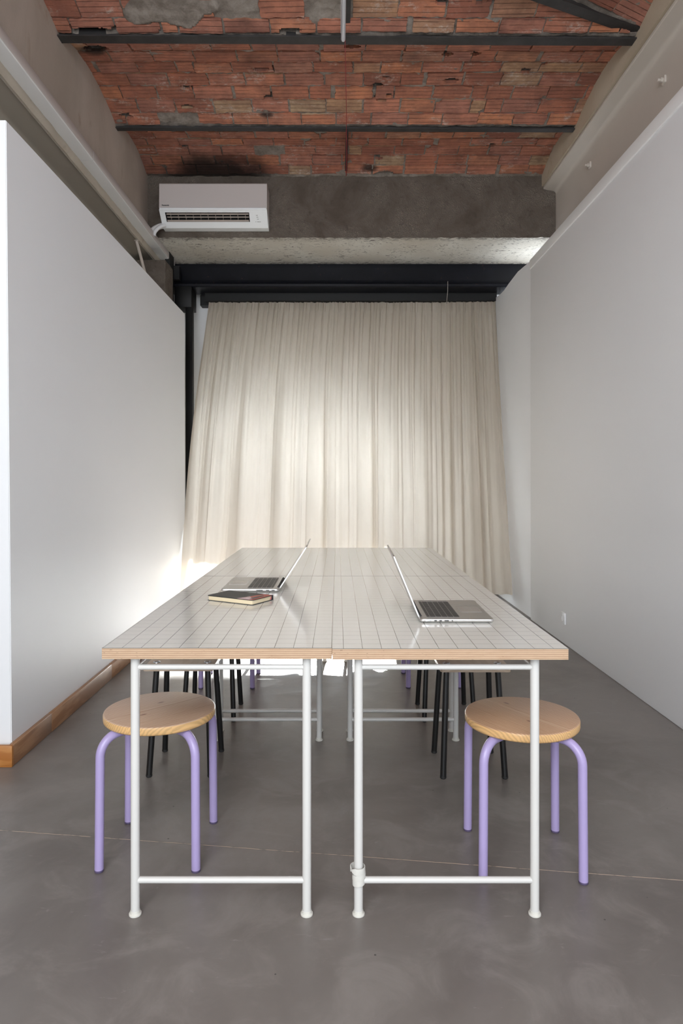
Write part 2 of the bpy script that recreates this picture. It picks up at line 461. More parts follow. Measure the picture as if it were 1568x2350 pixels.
# openings broken into single tiles: x, y, half length, half width
HOLES = [(-1.657, 5.332, .045, .018), (-1.152, 5.234, .042, .016), (-1.122, 5.05, .026, .017), (-.531, 5.14, .022, .022),
         (.749, 4.656, .03, .02), (.945, 4.656, .03, .02), (.356, 4.934, .028, .014), (.828, 4.972, .045, .02),
         (.295, 5.022, .042, .026), (.386, 5.126, .022, .018), (.337, 5.174, .032, .014), (.10, 4.54, .045, .022),
         (.37, 6.11, .03, .014), (1.345, 5.936, .022, .02), (-1.62, 4.568, .07, .032), (-1.346, 5.96, .035, .02),
         (-.541, 4.84, .05, .014), (-1.55, 4.285, .10, .016), (.43, 6.285, .07, .02), (-.30, 4.285, .06, .015), (1.34, 4.86, .03, .018),
         (.85, 4.08, .05, .022), (.62, 4.10, .025, .02)]
def hole_d(x, y):
    return min(((x-a)/rx/1.25)**2+((y-b)/ry/1.3)**2 for a, b, rx, ry in HOLES)
def patch(x, y):   # mortar smeared over the tiles
    d = ((x+1.02)/.30)**2+((y-4.15)/.095)**2 + 1.2*noise.noise((x*7, y*7, 3))
    return d < 1

ceil = struct(finish('ceiling', (lambda b: (box(b, -2.6, 2.6, -2.5, 7.6, 4.36, 4.6), b)[1])(bmesh.new()), MORTAR, smooth=False))
bm = bmesh.new()     # mortar bed
def grid_sheet(bm, x0, x1, y0, y1, step, zf):
    nx = int((x1-x0)/step); ny = int((y1-y0)/step); rows = []
    for j in range(ny+1):
        y = y0+(y1-y0)*j/ny
        rows.append([bm.verts.new((x0+(x1-x0)*i/nx, y, zf(x0+(x1-x0)*i/nx, y))) for i in range(nx+1)])
    for a, b in zip(rows, rows[1:]):
        for i in range(nx): bm.faces.new((a[i], a[i+1], b[i+1], b[i]))
def zmort(x, y):
    z = vz(y)+.009-.011*noise.noise((x*9, y*16, 0))-.005*noise.noise((x*30, y*30, 1))
    if y > 3.9 and hole_d(x, y) < 2.2: return vz(y)+.12
    if patch(x, y): z = vz(y)-.006-.006*noise.noise((x*20, y*20, 5))
    return z
grid_sheet(bm, -1.80, 1.95, 3.70, 6.34, .0125, zmort)
grid_sheet(bm, -1.80, 1.95, -2.4, 3.70, .06, lambda x, y: vz(y)+.012)
finish('mortar_bed', bm, MORTAR, ceil, sharp=1.2)

bm = bmesh.new(); uvl = bm.loops.layers.uv.new('UVMap')
DIAG_A = Vector((1.92, 4.33)); DIAG_D = Vector((-.69, -.30)).normalized(); DIAG_N = Vector((DIAG_D.y, -DIAG_D.x))
if DIAG_N.y > 0: DIAG_N = -DIAG_N      # points towards the camera
def tile(cx, cy, L, Wd, fine, ang=0.0, clip=None):
    nu, nv = (max(4, int(L/.0125)), 12) if fine else (5, 3)
    ca, sa = math.cos(ang), math.sin(ang); grid = []
    tz = R.uniform(-.003, .003); tx = R.uniform(-.02, .02); ty = R.uniform(-.03, .03); sd = R.random()*50
    rag = R.choice((.003, .004, .005, .009)) if fine else .003
    voff = R.random()*.02+Wd*.5; cut = R.random() < .12
    cu, cv, cr = R.choice((-1, 1))*L/2, R.choice((-1, 1))*Wd/2, R.uniform(.02, .045)
    for j in range(nv+1):
        row = []
        for i in range(nu+1):
            u = (i/nu-.5)*L; v = (j/nv-.5)*Wd
            if fine:
                eu = max(0, abs(i/nu-.5)*2-.8)*5; ev = max(0, abs(j/nv-.5)*2-.6)*2.5
                if ev > 0: v += ev*rag*noise.noise((u*28+sd, math.copysign(7, v), sd))*1.3
                if eu > 0: u += eu*rag*noise.noise((v*30, sd, math.copysign(3, u)))*1.3
            x = cx+u*ca-v*sa; y = cy+u*sa+v*ca
            z = vz(y)+tz+u*tx+v*ty
            if fine: z += .0012*noise.noise((u*30, v*30, sd))
            row.append((bm.verts.new((x, y, z)), u, v))
        grid.append(row)
    made = []
    for j in range(nv):
        for i in range(nu):
            q = (grid[j][i], grid[j][i+1], grid[j+1][i+1], grid[j+1][i])
            mx = sum(p[0].co.x for p in q)/4; my = sum(p[0].co.y for p in q)/4
            if not (-1.80 < mx < 1.93): continue
            if fine:
                if hole_d(mx, my) < 1+.5*noise.noise((mx*60, my*60, 2)): continue
                if patch(mx, my): continue
                if clip and not clip(mx, my): continue
                if cut and math.hypot((q[0][1]-cu), (q[0][2]-cv)) < cr: continue
            f = bm.faces.new([p[0] for p in q]); made.append(f)
            for lp, p in zip(f.loops, q): lp[uvl].uv = (p[1]+sd, p[2]+voff)
    # skirt so that each tile has thickness
    eds = [e for e in {e for f in made for e in f.edges} if len(e.link_faces) == 1]
    mp = {}
    for e in eds:
        for vv in e.verts:
            if vv not in mp: mp[vv] = bm.verts.new(vv.co+Vector((0, 0, .022)))
    for e in eds:
        a, b = e.verts; f = bm.faces.new((a, b, mp[b], mp[a]))
        for lp in f.loops: lp[uvl].uv = (0, .002)
    for row in grid:
        for p in row:
            if not p[0].link_faces: bm.verts.remove(p[0])
def near_side(x, y): return (Vector((x, y))-DIAG_A).dot(DIAG_N) > .0
for bi, (a, b) in enumerate(zip(YB, YB[1:])):
    rows = {5: 8, 6: 8, 7: 7}.get(bi, 8)
    fine = bi >= 5
    cuts = [a+.03]
    for k in range(1, rows): cuts.append(a+(b-a)*k/rows+R.uniform(-.010, .010))
    cuts.append(b-.03)
    for k in range(rows):
        y0, y1 = cuts[k], cuts[k+1]; fi = fine and y1 > 3.9
        x = -1.9+R.uniform(-.1, .1)
        while x < 1.95:
            L = R.choice((.262, .27, .275, .28, .255)) if R.random() > .10 else R.uniform(.09, .2)
            gap = R.uniform(.007, .017) if R.random() > .06 else R.uniform(.02, .05)
            gy = R.uniform(.008, .019)
            clip = None
            if bi == 5:
                clip = (lambda X, Y: not near_side(X, Y))
                if near_side(x+L/2-.1, y1) and near_side(x+L/2-.1, y0) and not fi: x += L+gap; continue
            if R.random() > .015:
                tile(x+L/2, (y0+y1)/2+R.uniform(-.003, .003), L, (y1-y0)-gy, fi, R.uniform(-.012, .012), clip)
            x += L+gap
# bay beyond the diagonal bar: courses run along the bar
ang = math.atan2(-DIAG_D.y, -DIAG_D.x)
for k in range(9):
    s0 = .05+k*.137
    u = R.uniform(-.3, 0)
    while u < 2.9:
        L = R.uniform(.25, .28); c = DIAG_A+DIAG_D*(u+L/2)+DIAG_N*(s0+.068)
        if 3.22 < c.y < 4.36:
            tile(c.x, c.y, L, .126, c.y > 3.8, ang, lambda X, Y: 3.25 < Y < 4.30)
        u += L+.01
finish('clay_tiles', bm, BRICK, ceil, sharp=.7)

# steel bars carrying the vaults
def bar(name, x0, y0, x1, y1, wid, z0, z1, label=None):
    bm = bmesh.new(); d = Vector((x1-x0, y1-y0, 0)); L = d.length; d.normalize(); n = Vector((-d.y, d.x, 0))*wid/2
    A = Vector((x0, y0, z0)); pts = [A-n, A+n, A+n+Vector((0, 0, .008)), A+n*.15+Vector((0, 0, .014)), A+n*.15+Vector((0, 0, z1-z0)), A-n*.15+Vector((0, 0, z1-z0)), A-n*.15+Vector((0, 0, .014)), A-n+Vector((0, 0, .008))]
    prism(bm, pts, d*L)
    return struct(finish(name, bm, JOIST))
bar('trim_1', -1.80, 4.318, 1.93, 4.345, .075, 3.982, 4.2)
bar('trim_2', -1.80, 5.432, 1.93, 5.456, .052, 3.985, 4.2)
bar('trim_3', 1.90, 4.31, -.62, 3.215, .075, 4.02, 4.28)
bar('trim_4', .063, 3.25, .063, 4.32, .032, 4.03, 4.28)
bar('trim_5', .078, 5.46, .078, 6.34, .02, 4.03, 4.28)
for k, yb in enumerate(YB[1:6]): bar('trim_%d' % (6+k), -1.80, yb, 1.93, yb, .06, 3.985, 4.2)

# structural side walls
bm = bmesh.new(); prism(bm, [(x, -2.5, z) for x, z in ((-1.76, 3.39), (-1.76, 4.38), (-2.2, 4.38), (-2.2, 3.39))], (0, 10.1, 0))
struct(finish('wall_left_upper', bm, PLASTER_L, smooth=False))
bm = bmesh.new()
pr = [(-1.93, 0), (-1.93, 3.24)]
for k in range(7):
    a = math.radians(180-90*k/6); pr.append((-1.89+.04*math.cos(a), 3.25+.04*math.sin(a)))
pr += [(-1.775, 3.31), (-1.765, 3.30), (-1.765, 3.316), (-2.2, 3.33), (-2.2, 0)]
prism(bm, [(x, -2.5, z) for x, z in pr], (0, 10.1, 0))
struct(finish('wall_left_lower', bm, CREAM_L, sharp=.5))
bm = bmesh.new()     # rough plaster strip over the painted ledge
n = 260; rows = []
for i in range(n+1):
    y = -2.4+9.6*i/n; dz = .006*noise.noise((y*6, 0, 0)); dx = .004*noise.noise((y*9, 3, 0))
    rows.append([bm.verts.new(p) for p in ((-1.80, y, 3.312), (-1.758+dx, y, 3.312+dz*.5), (-1.748+dx, y, 3.33+dz), (-1.752+dx, y, 3.375+dz), (-1.77, y, 3.395+dz), (-1.80, y, 3.395))])
for a, b in zip(rows, rows[1:]):
    for k in range(6): bm.faces.new((a[k], a[(k+1) % 6], b[(k+1) % 6], b[k]))
bm.faces.new(rows[0]); bm.faces.new(rows[-1][::-1])
struct(finish('trim_11', bm, PLASTER_P, sharp=.8))

bm = bmesh.new(); prism(bm, [(x, -2.5, z) for x, z in ((1.89, 3.912), (1.89, 4.38), (2.3, 4.38), (2.3, 3.912))], (0, 8.83, 0))
struct(finish('wall_right_upper', bm, PLASTER_R, smooth=False))
bm = bmesh.new()
pr = [(2.02, 0), (2.02, 3.83)]
for k in range(1, 7):
    a = math.radians(90*k/6); pr.append((1.985+.035*math.cos(a), 3.835+.035*math.sin(a)))
pr += [(1.91, 3.884), (1.905, 3.89), (1.905, 3.905), (1.915, 3.912), (2.3, 3.912), (2.3, 0)]
prism(bm, [(x, -2.5, z) for x, z in pr], (0, 8.83, 0))
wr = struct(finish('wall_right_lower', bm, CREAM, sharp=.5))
for (yy, zz) in ((4.215, 3.665), (5.455, 3.71)):   # bolt ends sticking out of the painted web
    bm = bmesh.new()
    box(bm, 2.008, 2.03, yy-.022, yy+.022, zz-.022, zz+.022, bev=.003)
    tube(bm, [(2.012, yy, zz), (1.992, yy, zz)], .015, 6); tube(bm, [(1.995, yy, zz), (1.975, yy, zz)], .009, 10)
    finish('bolt', bm, CREAM, wr)

# end wall behind the curtain, with the glazed opening
bm = bmesh.new()
for x0, x1, z0, z1 in ((-2.2, -1.25, 0, 3.5), (.55, 2.3, 0, 3.5), (-1.25, .55, 2.17, 3.5)): box(bm, x0, x1, 7.42, 7.6, z0, z1)
struct(finish('wall_back', bm, WHITE_WALL, smooth=False))
bm = bmesh.new()
box(bm, -1.25, .55, 7.50, 7.55, 0, .06); box(bm, -1.25, .55, 7.50, 7.55, 2.11, 2.17)
for x in (-1.25, .51): box(bm, x, x+.04, 7.50, 7.55, .06, 2.11)
for k in range(1, 6): box(bm, -1.25+1.8*k/6-.009, -1.25+1.8*k/6+.009, 7.51, 7.54, .06, 2.11)
for z in (.35, .64, .93, 1.32, 1.72): box(bm, -1.21, .51, 7.512, 7.538, z-.009, z+.009)
wf = struct(finish('window_1', bm, BLACK, smooth=False))
bm = bmesh.new(); box(bm, -1.22, .52, 7.522, 7.528, .05, .93); finish('pane', bm, GLASS, wf, smooth=False)
for z0, z1, k in ((.931, 1.319, .60), (1.321, 1.719, .20), (1.721, 2.12, .10)):  # unseen diffusing rows, added to keep the curtain glow soft and low
    bm = bmesh.new(); box(bm, -1.22, .52, 7.520, 7.530, z0, z1); finish('diffuser_pane', bm, m_diffuser(k), wf, smooth=False)

# concrete beam across the end
bm = bmesh.new()
nx, nz = 240, 40; rows = []
for j in range(nz+1):
    z = 3.44+.95*j/nz
    rows.append([bm.verts.new((-1.90+4.1*i/nx, 6.33-.006*noise.noise((i*.12, j*.2, 0))-.004*noise.noise((i*.5, j*.7, 1)) - (.012 if -1.90+4.1*i/nx > 1.86+.02*noise.noise((j*.4, 0, 0)) else 0), z+(.007*noise.noise((i*.35, 9, 9)) if j == 0 else 0))) for i in range(nx+1)])
for a, b in zip(rows, rows[1:]):
    for i in range(nx): bm.faces.new((a[i], a[i+1], b[i+1], b[i]))
bk = [bm.verts.new((v.co.x, 7.10+.004*noise.noise((i*.4, 4, 4)), 3.44)) for i, v in enumerate(rows[0])]
for i in range(nx):
    f = bm.faces.new((rows[0][i], bk[i], bk[i+1], rows[0][i+1])); f.material_index = 1
tb = [bm.verts.new((v.co.x, 7.10, 4.38)) for v in bk]
for i in range(nx): bm.faces.new((bk[i], tb[i], tb[i+1], bk[i+1]))
for i in range(nx): bm.faces.new((tb[i], rows[-1][i], rows[-1][i+1], tb[i+1]))
struct(finish('concrete_beam', bm, [CONC, SOFFIT], sharp=.8))
bm = bmesh.new(); box(bm, -2.3, 2.4, 7.10, 7.6, 3.44, 4.38); struct(finish('concrete_lintel', bm, CONC, smooth=False))
bm = bmesh.new(); box(bm, -1.94, -1.597, 6.33, 6.62, 0, 3.235, bev=.006); struct(finish('concrete_pillar', bm, CONC, smooth=False))

# black steel beam over the curtain
bm = bmesh.new()
pr = [(7.05, 3.44), (7.05, 3.30)]
pr = [(7.10, 3.44), (7.10, 3.275)]
for k in range(1, 8):
    a = math.radians(90*k/7); pr.append((7.04+.06*math.cos(a), 3.275-.06*math.sin(a)))
pr += [(6.985, 3.205), (6.975, 3.197), (6.975, 3.173), (6.985, 3.166), (7.27, 3.166), (7.27, 3.19), (7.16, 3.20), (7.14, 3.26), (7.14, 3.44)]
prism(bm, [(-1.74, y, z) for y, z in pr], (3.74, 0, 0))
sb = struct(finish('steel_beam', bm, BLACK_BEAM, sharp=.5))
bm = bmesh.new(); box(bm, -1.665, -1.49, 6.96, 7.2, 2.955, 3.168, bev=.004); finish('bearing_plate', bm, BLACK, sb)
bm = bmesh.new(); box(bm, -1.557, -1.485, 6.98, 7.06, 0, 2.957, bev=.004); struct(finish('steel_column', bm, BLACK))
bm = bmesh.new(); box(bm, -1.70, -1.655, 6.72, 6.9, 2.7, 3.44); box(bm, -1.72, -1.60, 6.9, 6.96, 3.22, 3.36); struct(finish('steel_upright', bm, BLACK))
bm = bmesh.new(); box(bm, -1.47, 1.69, 7.30, 7.42, 3.06, 3.17); box(bm, -1.40, 1.68, 7.20, 7.30, 3.085, 3.166)
tag(finish('curtain_track', bm, BLACK), 'black curtain track under the black steel beam above the linen curtains', 'curtain track')

# white partition on the left (slightly out of plumb)
bm = bmesh.new()
v = [bm.verts.new(p) for p in ((-1.925, 2.88, 0), (-1.375, 2.88, 0), (-1.375, 6.14, 0), (-1.925, 6.14, 0), (-1.925, 2.83, 2.69), (-1.375, 2.83, 2.69), (-1.375, 6.14, 2.69), (-1.925, 6.14, 2.69))]
for q in ((0, 3, 2, 1), (4, 5, 6, 7), (0, 1, 5, 4), (1, 2, 6, 5), (2, 3, 7, 6), (3, 0, 4, 7)): bm.faces.new([v[i] for i in q])
bmesh.ops.bevel(bm, geom=bm.edges[:], offset=.003, segments=2, affect='EDGES')
struct(finish('wall_left', bm, WHITE_WALL))
def skirting(name, x0, x1, y0, y1, mat):
    bm = bmesh.new(); box(bm, x0, x1, y0, y1, 0, .09, bev=.004); return struct(finish(name, bm, mat))
skirting('baseboard_front', -1.925, -1.3555, 2.84, 2.862, PINE_FRONT)
skirting('baseboard_left', -1.378, -1.356, 2.8635, 3.24, PINE_BASE)
skirting('baseboard_left', -1.377, -1.355, 3.243, 4.10, PINE_BASE)
skirting('baseboard_left', -1.379, -1.357, 4.103, 6.13, PINE_BASE)

# right wall and its far panel
bm = bmesh.new(); box(bm, 1.651, 1.95, -2.4, 5.84, 0, 3.06, bev=.006, seg=3); struct(finish('wall_right', bm, WHITE_WALL))
bm = bmesh.new(); box(bm, 1.643, 1.76, -2.4, 5.845, 2.995, 3.075, bev=.006, seg=3); struct(finish('trim_12', bm, RIM_LIT))
bm = bmesh.new()
prism(bm, [(1.672, y, z) for y, z in ((5.83, 0), (7.43, 0), (7.43, 3.12), (7.19, 3.118), (7.0, 3.10), (6.85, 3.098), (6.64, 3.113), (6.33, 3.125), (6.13, 3.109), (5.83, 3.085))], (.1, 0, 0))
struct(finish('wall_right_far', bm, WHITE_WALL, smooth=False))

# ------------------------------------------------------------------ curtains
HEADZ = 3.080
def hem(x):
    def ss(a, b, t):
        t = min(1, max(0, (t-a)/(b-a))); return t*t*(3-2*t)
    return .10+.40*ss(-1.31, -.93, x)*(1-ss(.45, .85, x))  # middle of the hem raised out of view so sun reaches the floor
def curtain(name, label, top, bot, mid, width, seed, nf, nb):
    """top/bot = ((x left, y left), (x right, y right)); mid = x offset halfway down at each side"""
    bm = bmesh.new(); nu, nv = int(width*330), 110; rows = []
    rr = random.Random(seed); ph = [rr.uniform(0, 6.28) for _ in range(12)]
    def f1(t): return .55*math.sin(2*math.pi*nf*t+ph[0]+1.3*math.sin(2*math.pi*3.1*t+ph[5]))+.35*math.sin(2*math.pi*nf*1.7*t+ph[1])+.25*math.sin(2*math.pi*nf*.43*t+ph[2])
    def f2(t):
        a = math.sin(2*math.pi*nb*t+ph[3]+1.1*math.sin(2*math.pi*1.7*t+ph[6])); b = math.sin(2*math.pi*nb*1.63*t+ph[4]+.8*math.sin(2*math.pi*2.3*t+ph[7])); c = math.sin(2*math.pi*nb*.37*t+ph[8])
        return .62*math.copysign(abs(a)**.6, a)+.34*b+.4*c
    for j in range(nv+1):
        s = (j/nv)**1.15; row = []
        for i in range(nu+1):
            t = i/nu; k = s**1.15
            bow = mid[0]*(1-t)*math.sin(math.pi*min(1, s/.95)) + mid[1]*t*math.sin(math.pi*s)
            x = (top[0][0]*(1-t)+top[1][0]*t)*(1-s)+(bot[0][0]*(1-t)+bot[1][0]*t)*s + bow
            y = (top[0][1]*(1-t)+top[1][1]*t)*(1-k)+(bot[0][1]*(1-t)+bot[1][1]*t)*k
            z0 = hem(x); z = HEADZ-(HEADZ-z0)*s
            fa = .022*(1-s)**2.6*(1 if s > .035 else .75)+.0018; fb = .008+.05*min(1, s*1.4)
            tt = t+.004*math.sin(5*s+ph[9])*s
            d = fa*f1(tt)+fb*f2(tt)
            if s < .036: d += .0065*math.sin(nf*2.3*2*math.pi*t+ph[10])
            elif s < .045: d *= .6
            dx = (.6*fa*f1(tt+.25/nf)+.35*fb*f2(tt+.25/nb))
            e = min(1, t/.02, (1-t)/.02)
            row.append(bm.verts.new((x+dx*e, y-d, z+.004*math.sin(40*t+ph[11]) if s > 0 else z)))
        rows.append(row)
    for a, b in zip(rows, rows[1:]):
        for i in range(nu): bm.faces.new((a[i], a[i+1], b[i+1], b[i]))
    return tag(finish(name, bm, LINEN, sharp=3.0), label, 'curtain')
curtain('curtain', 'wide beige linen curtain glowing in front of the window, left of the narrower panel', ((-1.365, 7.25), (1.175, 7.25)), ((-1.338, 5.70), (1.04, 6.34)), (-.055, 0), 2.5, 3, 44, 9)
curtain('curtain', 'narrow beige linen curtain panel next to the white right wall', ((1.165, 7.24), (1.671, 7.22)), ((1.05, 6.37), (1.671, 6.55)), (.0, .0), .62, 8, 11, 2.6)

# thin cord hanging on the black beam
bm = bmesh.new(); tube(bm, [(1.125, 6.965, 3.22), (1.123, 6.962, 3.12), (1.118, 7.0, 3.0)], .003, 8)
tag(finish('cord', bm, simple('grey_cord', (.3, .27, .24), .7)), 'thin grey cord hanging from the black steel beam', 'cord')

# ------------------------------------------------------------------ services on walls and ceiling
ac = empty('air_conditioner', 'white wall split air conditioner mounted on the dark concrete beam', 'air conditioner', (-1.115, 6.325, 3.50))
bm = bmesh.new()   # local: x -.48...48, y 0 = wall, -y to the camera, z 0 bottom
W2 = .482
prism(bm, [(-W2, y, z) for y, z in ((0, .352), (-.205, .352), (-.214, .343), (-.219, .13), (-.205, .118), (0, .10))], (2*W2, 0, 0))
casing = finish('casing', bm, CASING_SHADED, ac, sharp=.5)
bm = bmesh.new()
prism(bm, [(-.478, y, z) for y, z in ((-.19, .132), (-.222, .130), (-.228, .122), (-.226, .108), (-.19, .104))], (.955, 0, 0))
finish('lip', bm, WHITE_PLASTIC, ac, sharp=.5)
bm = bmesh.new()
A = Vector((0, -.226, .112)); B = Vector((0, -.085, -.004))
def P(u, v, dep=0): 
    nrm = Vector((0, -(B.z-A.z), (B.y-A.y))).normalized()*-1
    p = A.lerp(B, v); return Vector((-W2+2*W2*u, p.y, p.z))-Vector((0, -.636, -.772))*dep
def quad(bm, u0, u1, v0, v1, dep=0, mi=0):
    f = bm.faces.new([bm.verts.new(P(u, v, dep)) for u, v in ((u0, v0), (u1, v0), (u1, v1), (u0, v1))]); f.material_index = mi
U0, U1, V0, V1 = .05, .832, .16, .66
for q in ((0, U0, 0, 1), (U1, 1, 0, 1), (U0, U1, 0, V0), (U0, U1, V1, 1)): quad(bm, *q)
pts = [(-W2, y, z) for y, z in ((-.226, .112), (-.085, -.004), (0, -.004), (0, .10), (-.19, .112))]
for sx in (0, 2*W2):
    bm.faces.new([bm.verts.new(Vector(p)+Vector((sx, 0, 0))) for p in (pts if sx else pts[::-1])])
f = bm.faces.new([bm.verts.new(p) for p in ((-W2, -.085, -.004), (W2, -.085, -.004), (W2, 0, -.004), (-W2, 0, -.004))])
bmesh.ops.remove_doubles(bm, verts=bm.verts[:], dist=1e-5)
finish('housing', bm, WHITE_PLASTIC, ac, smooth=False)
bm = bmesh.new()    # outlet recess
for a, b in (((U0, V0), (U1, V0)), ((U1, V0), (U1, V1)), ((U1, V1), (U0, V1)), ((U0, V1), (U0, V0))):
    bm.faces.new([bm.verts.new(p) for p in (P(*a), P(*b), P(*b, .06), P(*a, .06))])
quad(bm, U0, U1, V0, V1, .06)
rec = finish('air_outlet', bm, DARK, ac, smooth=False)
for k in range(11):
    u = U0+(U1-U0)*(k+.6)/11.2
    bm = bmesh.new(); c = P(u, .40, .022)
    prism(bm, [P(u-.0015, V0+.02, .018), P(u-.0015, V1-.04, .018), P(u-.0015, V1-.04, .05), P(u-.0015, V0+.02, .05)], (.0028, 0, 0))
    finish('fin', bm, LOUVRE, rec, smooth=False)
for v0, v1, dp in ((.24, .31, .004), (.42, .48, .010), (.565, .655, -.001)):
    bm = bmesh.new()
    prism(bm, [P(U0+.008, v0, dp), P(U0+.008, v1, dp+.003), P(U0+.008, v1, dp+.008), P(U0+.008, v0, dp+.005)], (2*W2*(U1-U0-.016), 0, 0))
    finish('louvre', bm, LOUVRE if v0 > .2 else WHITE_PLASTIC, rec, smooth=False)
MARK = simple('grey_print', (.25, .25, .25), .5)
def mark(a, b, wd):
    bm = bmesh.new(); w_ = Vector((wd, 0, 0)); prism(bm, [a, a+w_, b+w_, b], (0, -.0005, 0)); finish('indicator_mark', bm, MARK, ac, smooth=False)
for k, v in enumerate((.30, .40, .50)): mark(P(.895+.003*k, v, -.0008), P(.895+.003*k, v+.025, -.0008), .016)
for i in (0, 2, 3, 4, 5, 6): mark(P(.885+.0073*i, .64, -.0008), P(.885+.0073*i, .68, -.0008), .0045)
def text(name, s, size, mat, parent, loc, rot, depth=.0006, sx=1.0):
    cu = bpy.data.curves.new(name, 'FONT'); cu.body = s; cu.size = size; cu.extrude = depth; cu.offset = size*.03
    ob = bpy.data.objects.new(name+'_c', cu); COL.objects.link(ob); bpy.context.view_layer.update()
    dg = bpy.context.evaluated_depsgraph_get(); me = bpy.data.meshes.new_from_object(ob.evaluated_get(dg))
    bpy.data.objects.remove(ob); me.materials.clear(); me.materials.append(mat)
    o = bpy.data.objects.new(name, me); COL.objects.link(o); o.parent = parent; o.location = loc; o.rotation_euler = rot; o.scale = (sx, 1, 1)
    return o
text('lettering', 'Panasonic', .0165, simple('dark_print', (.03, .03, .03), .5), ac, (-.458, -.2200, .146), (math.pi/2, 0, 0), .0008)

def hose(name, pts, r, mat, label, cat, ribs=False):
    P0 = [Vector(p) for p in pts]; out = []
    for i in range(len(P0)-1):
        a = P0[max(i-1, 0)]; b = P0[i]; c = P0[i+1]; d = P0[min(i+2, len(P0)-1)]
        for k in range(10 if not ribs else 24):
            t = k/(10 if not ribs else 24)
            out.append(.5*((2*b)+(-a+c)*t+(2*a-5*b+4*c-d)*t*t+(-a+3*b-3*c+d)*t**3))
    out.append(P0[-1]); rs = [r*(1+.10*(i % 2)) for i in range(len(out))] if ribs else r
    bm = bmesh.new(); tube(bm, out, rs, 14)
    return tag(finish(name, bm, mat, sharp=1.5), label, cat)
hose('refrigerant_pipe', [(-1.57, 6.27, 3.53), (-1.63, 6.24, 3.51), (-1.69, 6.22, 3.46), (-1.705, 6.22, 3.39)], .026, simple('white_pipe_insulation', (.75, .74, .74), .5), 'thick white insulated pipe bending from the air conditioner to the trunking', 'pipe')
hose('drain_hose', [(-1.57, 6.22, 3.515), (-1.61, 6.19, 3.49), (-1.65, 6.17, 3.44), (-1.66, 6.17, 3.40)], .016, simple('ribbed_white_hose', (.72, .72, .73), .5), 'thin ribbed white drain hose under the insulated pipe', 'hose', True)

# trunking along the left plaster wall
tr = empty('cable_trunking', 'long white trunking running along the brown plaster wall, high on the left', 'trunking', (-1.70, 4.6, 3.37))
def trunk(y0, y1, last=False):
    bm = bmesh.new(); prof = [(-.060, 0), (.030, 0), (.038, .003), (.041, .010), (.041, .062), (.036, .066), (-.060, .066)]
    prism(bm, [(x, y0, z) for x, z in prof], (0, y1-y0, 0))
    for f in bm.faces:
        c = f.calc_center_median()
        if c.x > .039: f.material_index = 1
    return finish('cover', bm, [TRUNK_TOP, TRUNK_SHADED], tr, sharp=.9)
trunk(-6.0, .043); trunk(.047, 1.79); trunk(1.793, 2.36)
# slim pipe from the ledge down behind the partition
bm = bmesh.new(); tube(bm, [(-1.775, 6.02, 3.305), (-1.745, 6.03, 3.19), (-1.60, 6.05, 2.60)], .013, 12)
lathe(bm, [(0, 0), (.02, 0), (.02, .012), (0, .012)], 14, (-1.775, 6.02, 3.297))
tag(finish('conduit', bm, simple('cream_conduit', (.5, .44, .38), .5)), 'cream conduit slanting down behind the white left partition', 'conduit')

# linear lamp under the ceiling
lp = empty('linear_lamp', 'slim aluminium tube lamp hanging under the brick ceiling', 'lamp', (.034, 3.4, 3.86))
bm = bmesh.new(); tube(bm, [(0, -1.0, 0), (0, .727, 0)], .0135, 20); finish('tube_housing', bm, ALU_W, lp)
bm = bmesh.new(); tube(bm, [(0, .727, 0), (0, .735, 0)], [.0135, .011], 20); finish('end_cap', bm, WHITE_PLASTIC, lp)
bm = bmesh.new(); box(bm, -.0165, -.0105, -1.0, .68, .004, .012, bev=.001); finish('side_rail', bm, ALU_W, lp)
for y in (-.6, .40):
    bm = bmesh.new(); tube(bm, [(0, y, .012), (0, y, .225)], .0012, 6); finish('suspension_wire', bm, CHROME, lp)
hose('power_cable', [(.043, 4.12, 3.862), (.046, 4.17, 3.87), (.055, 4.6, 3.90), (.066, 5.10, 3.95), (.070, 5.44, 3.980)], .0022, RED, 'red cable stretched from the lamp to the second steel bar', 'cable')
hose('power_cable', [(.070, 5.44, 3.980), (.078, 5.8, 4.02), (.080, 6.15, 4.018), (.080, 6.32, 4.01)], .0030, RED, 'red cable following the short steel bar towards the concrete beam', 'cable')

# socket on the right wall
so = empty('wall_socket', 'white wall socket low on the white right wall', 'socket', (1.651, 4.975, .189))
bm = bmesh.new(); box(bm, -.010, 0, -.042, .042, -.042, .042, bev=.003); finish('faceplate', bm, WHITE_PLASTIC, so)
bm = bmesh.new(); lathe(bm, [(.026, .010), (.026, .013), (.023, .013), (.0195, -.004), (0, -.004)], 28)
finish('socket_ring', bm, simple('socket_white', (.6, .6, .6), .4), so, rot=(0, -math.pi/2, 0), loc=(0, 0, 0))
for y in (-.0095, .0095):
    bm = bmesh.new(); tube(bm, [(-.0045, y, 0), (-.003, y, 0)], .0028, 10); finish('pin_hole', bm, DARK, so)

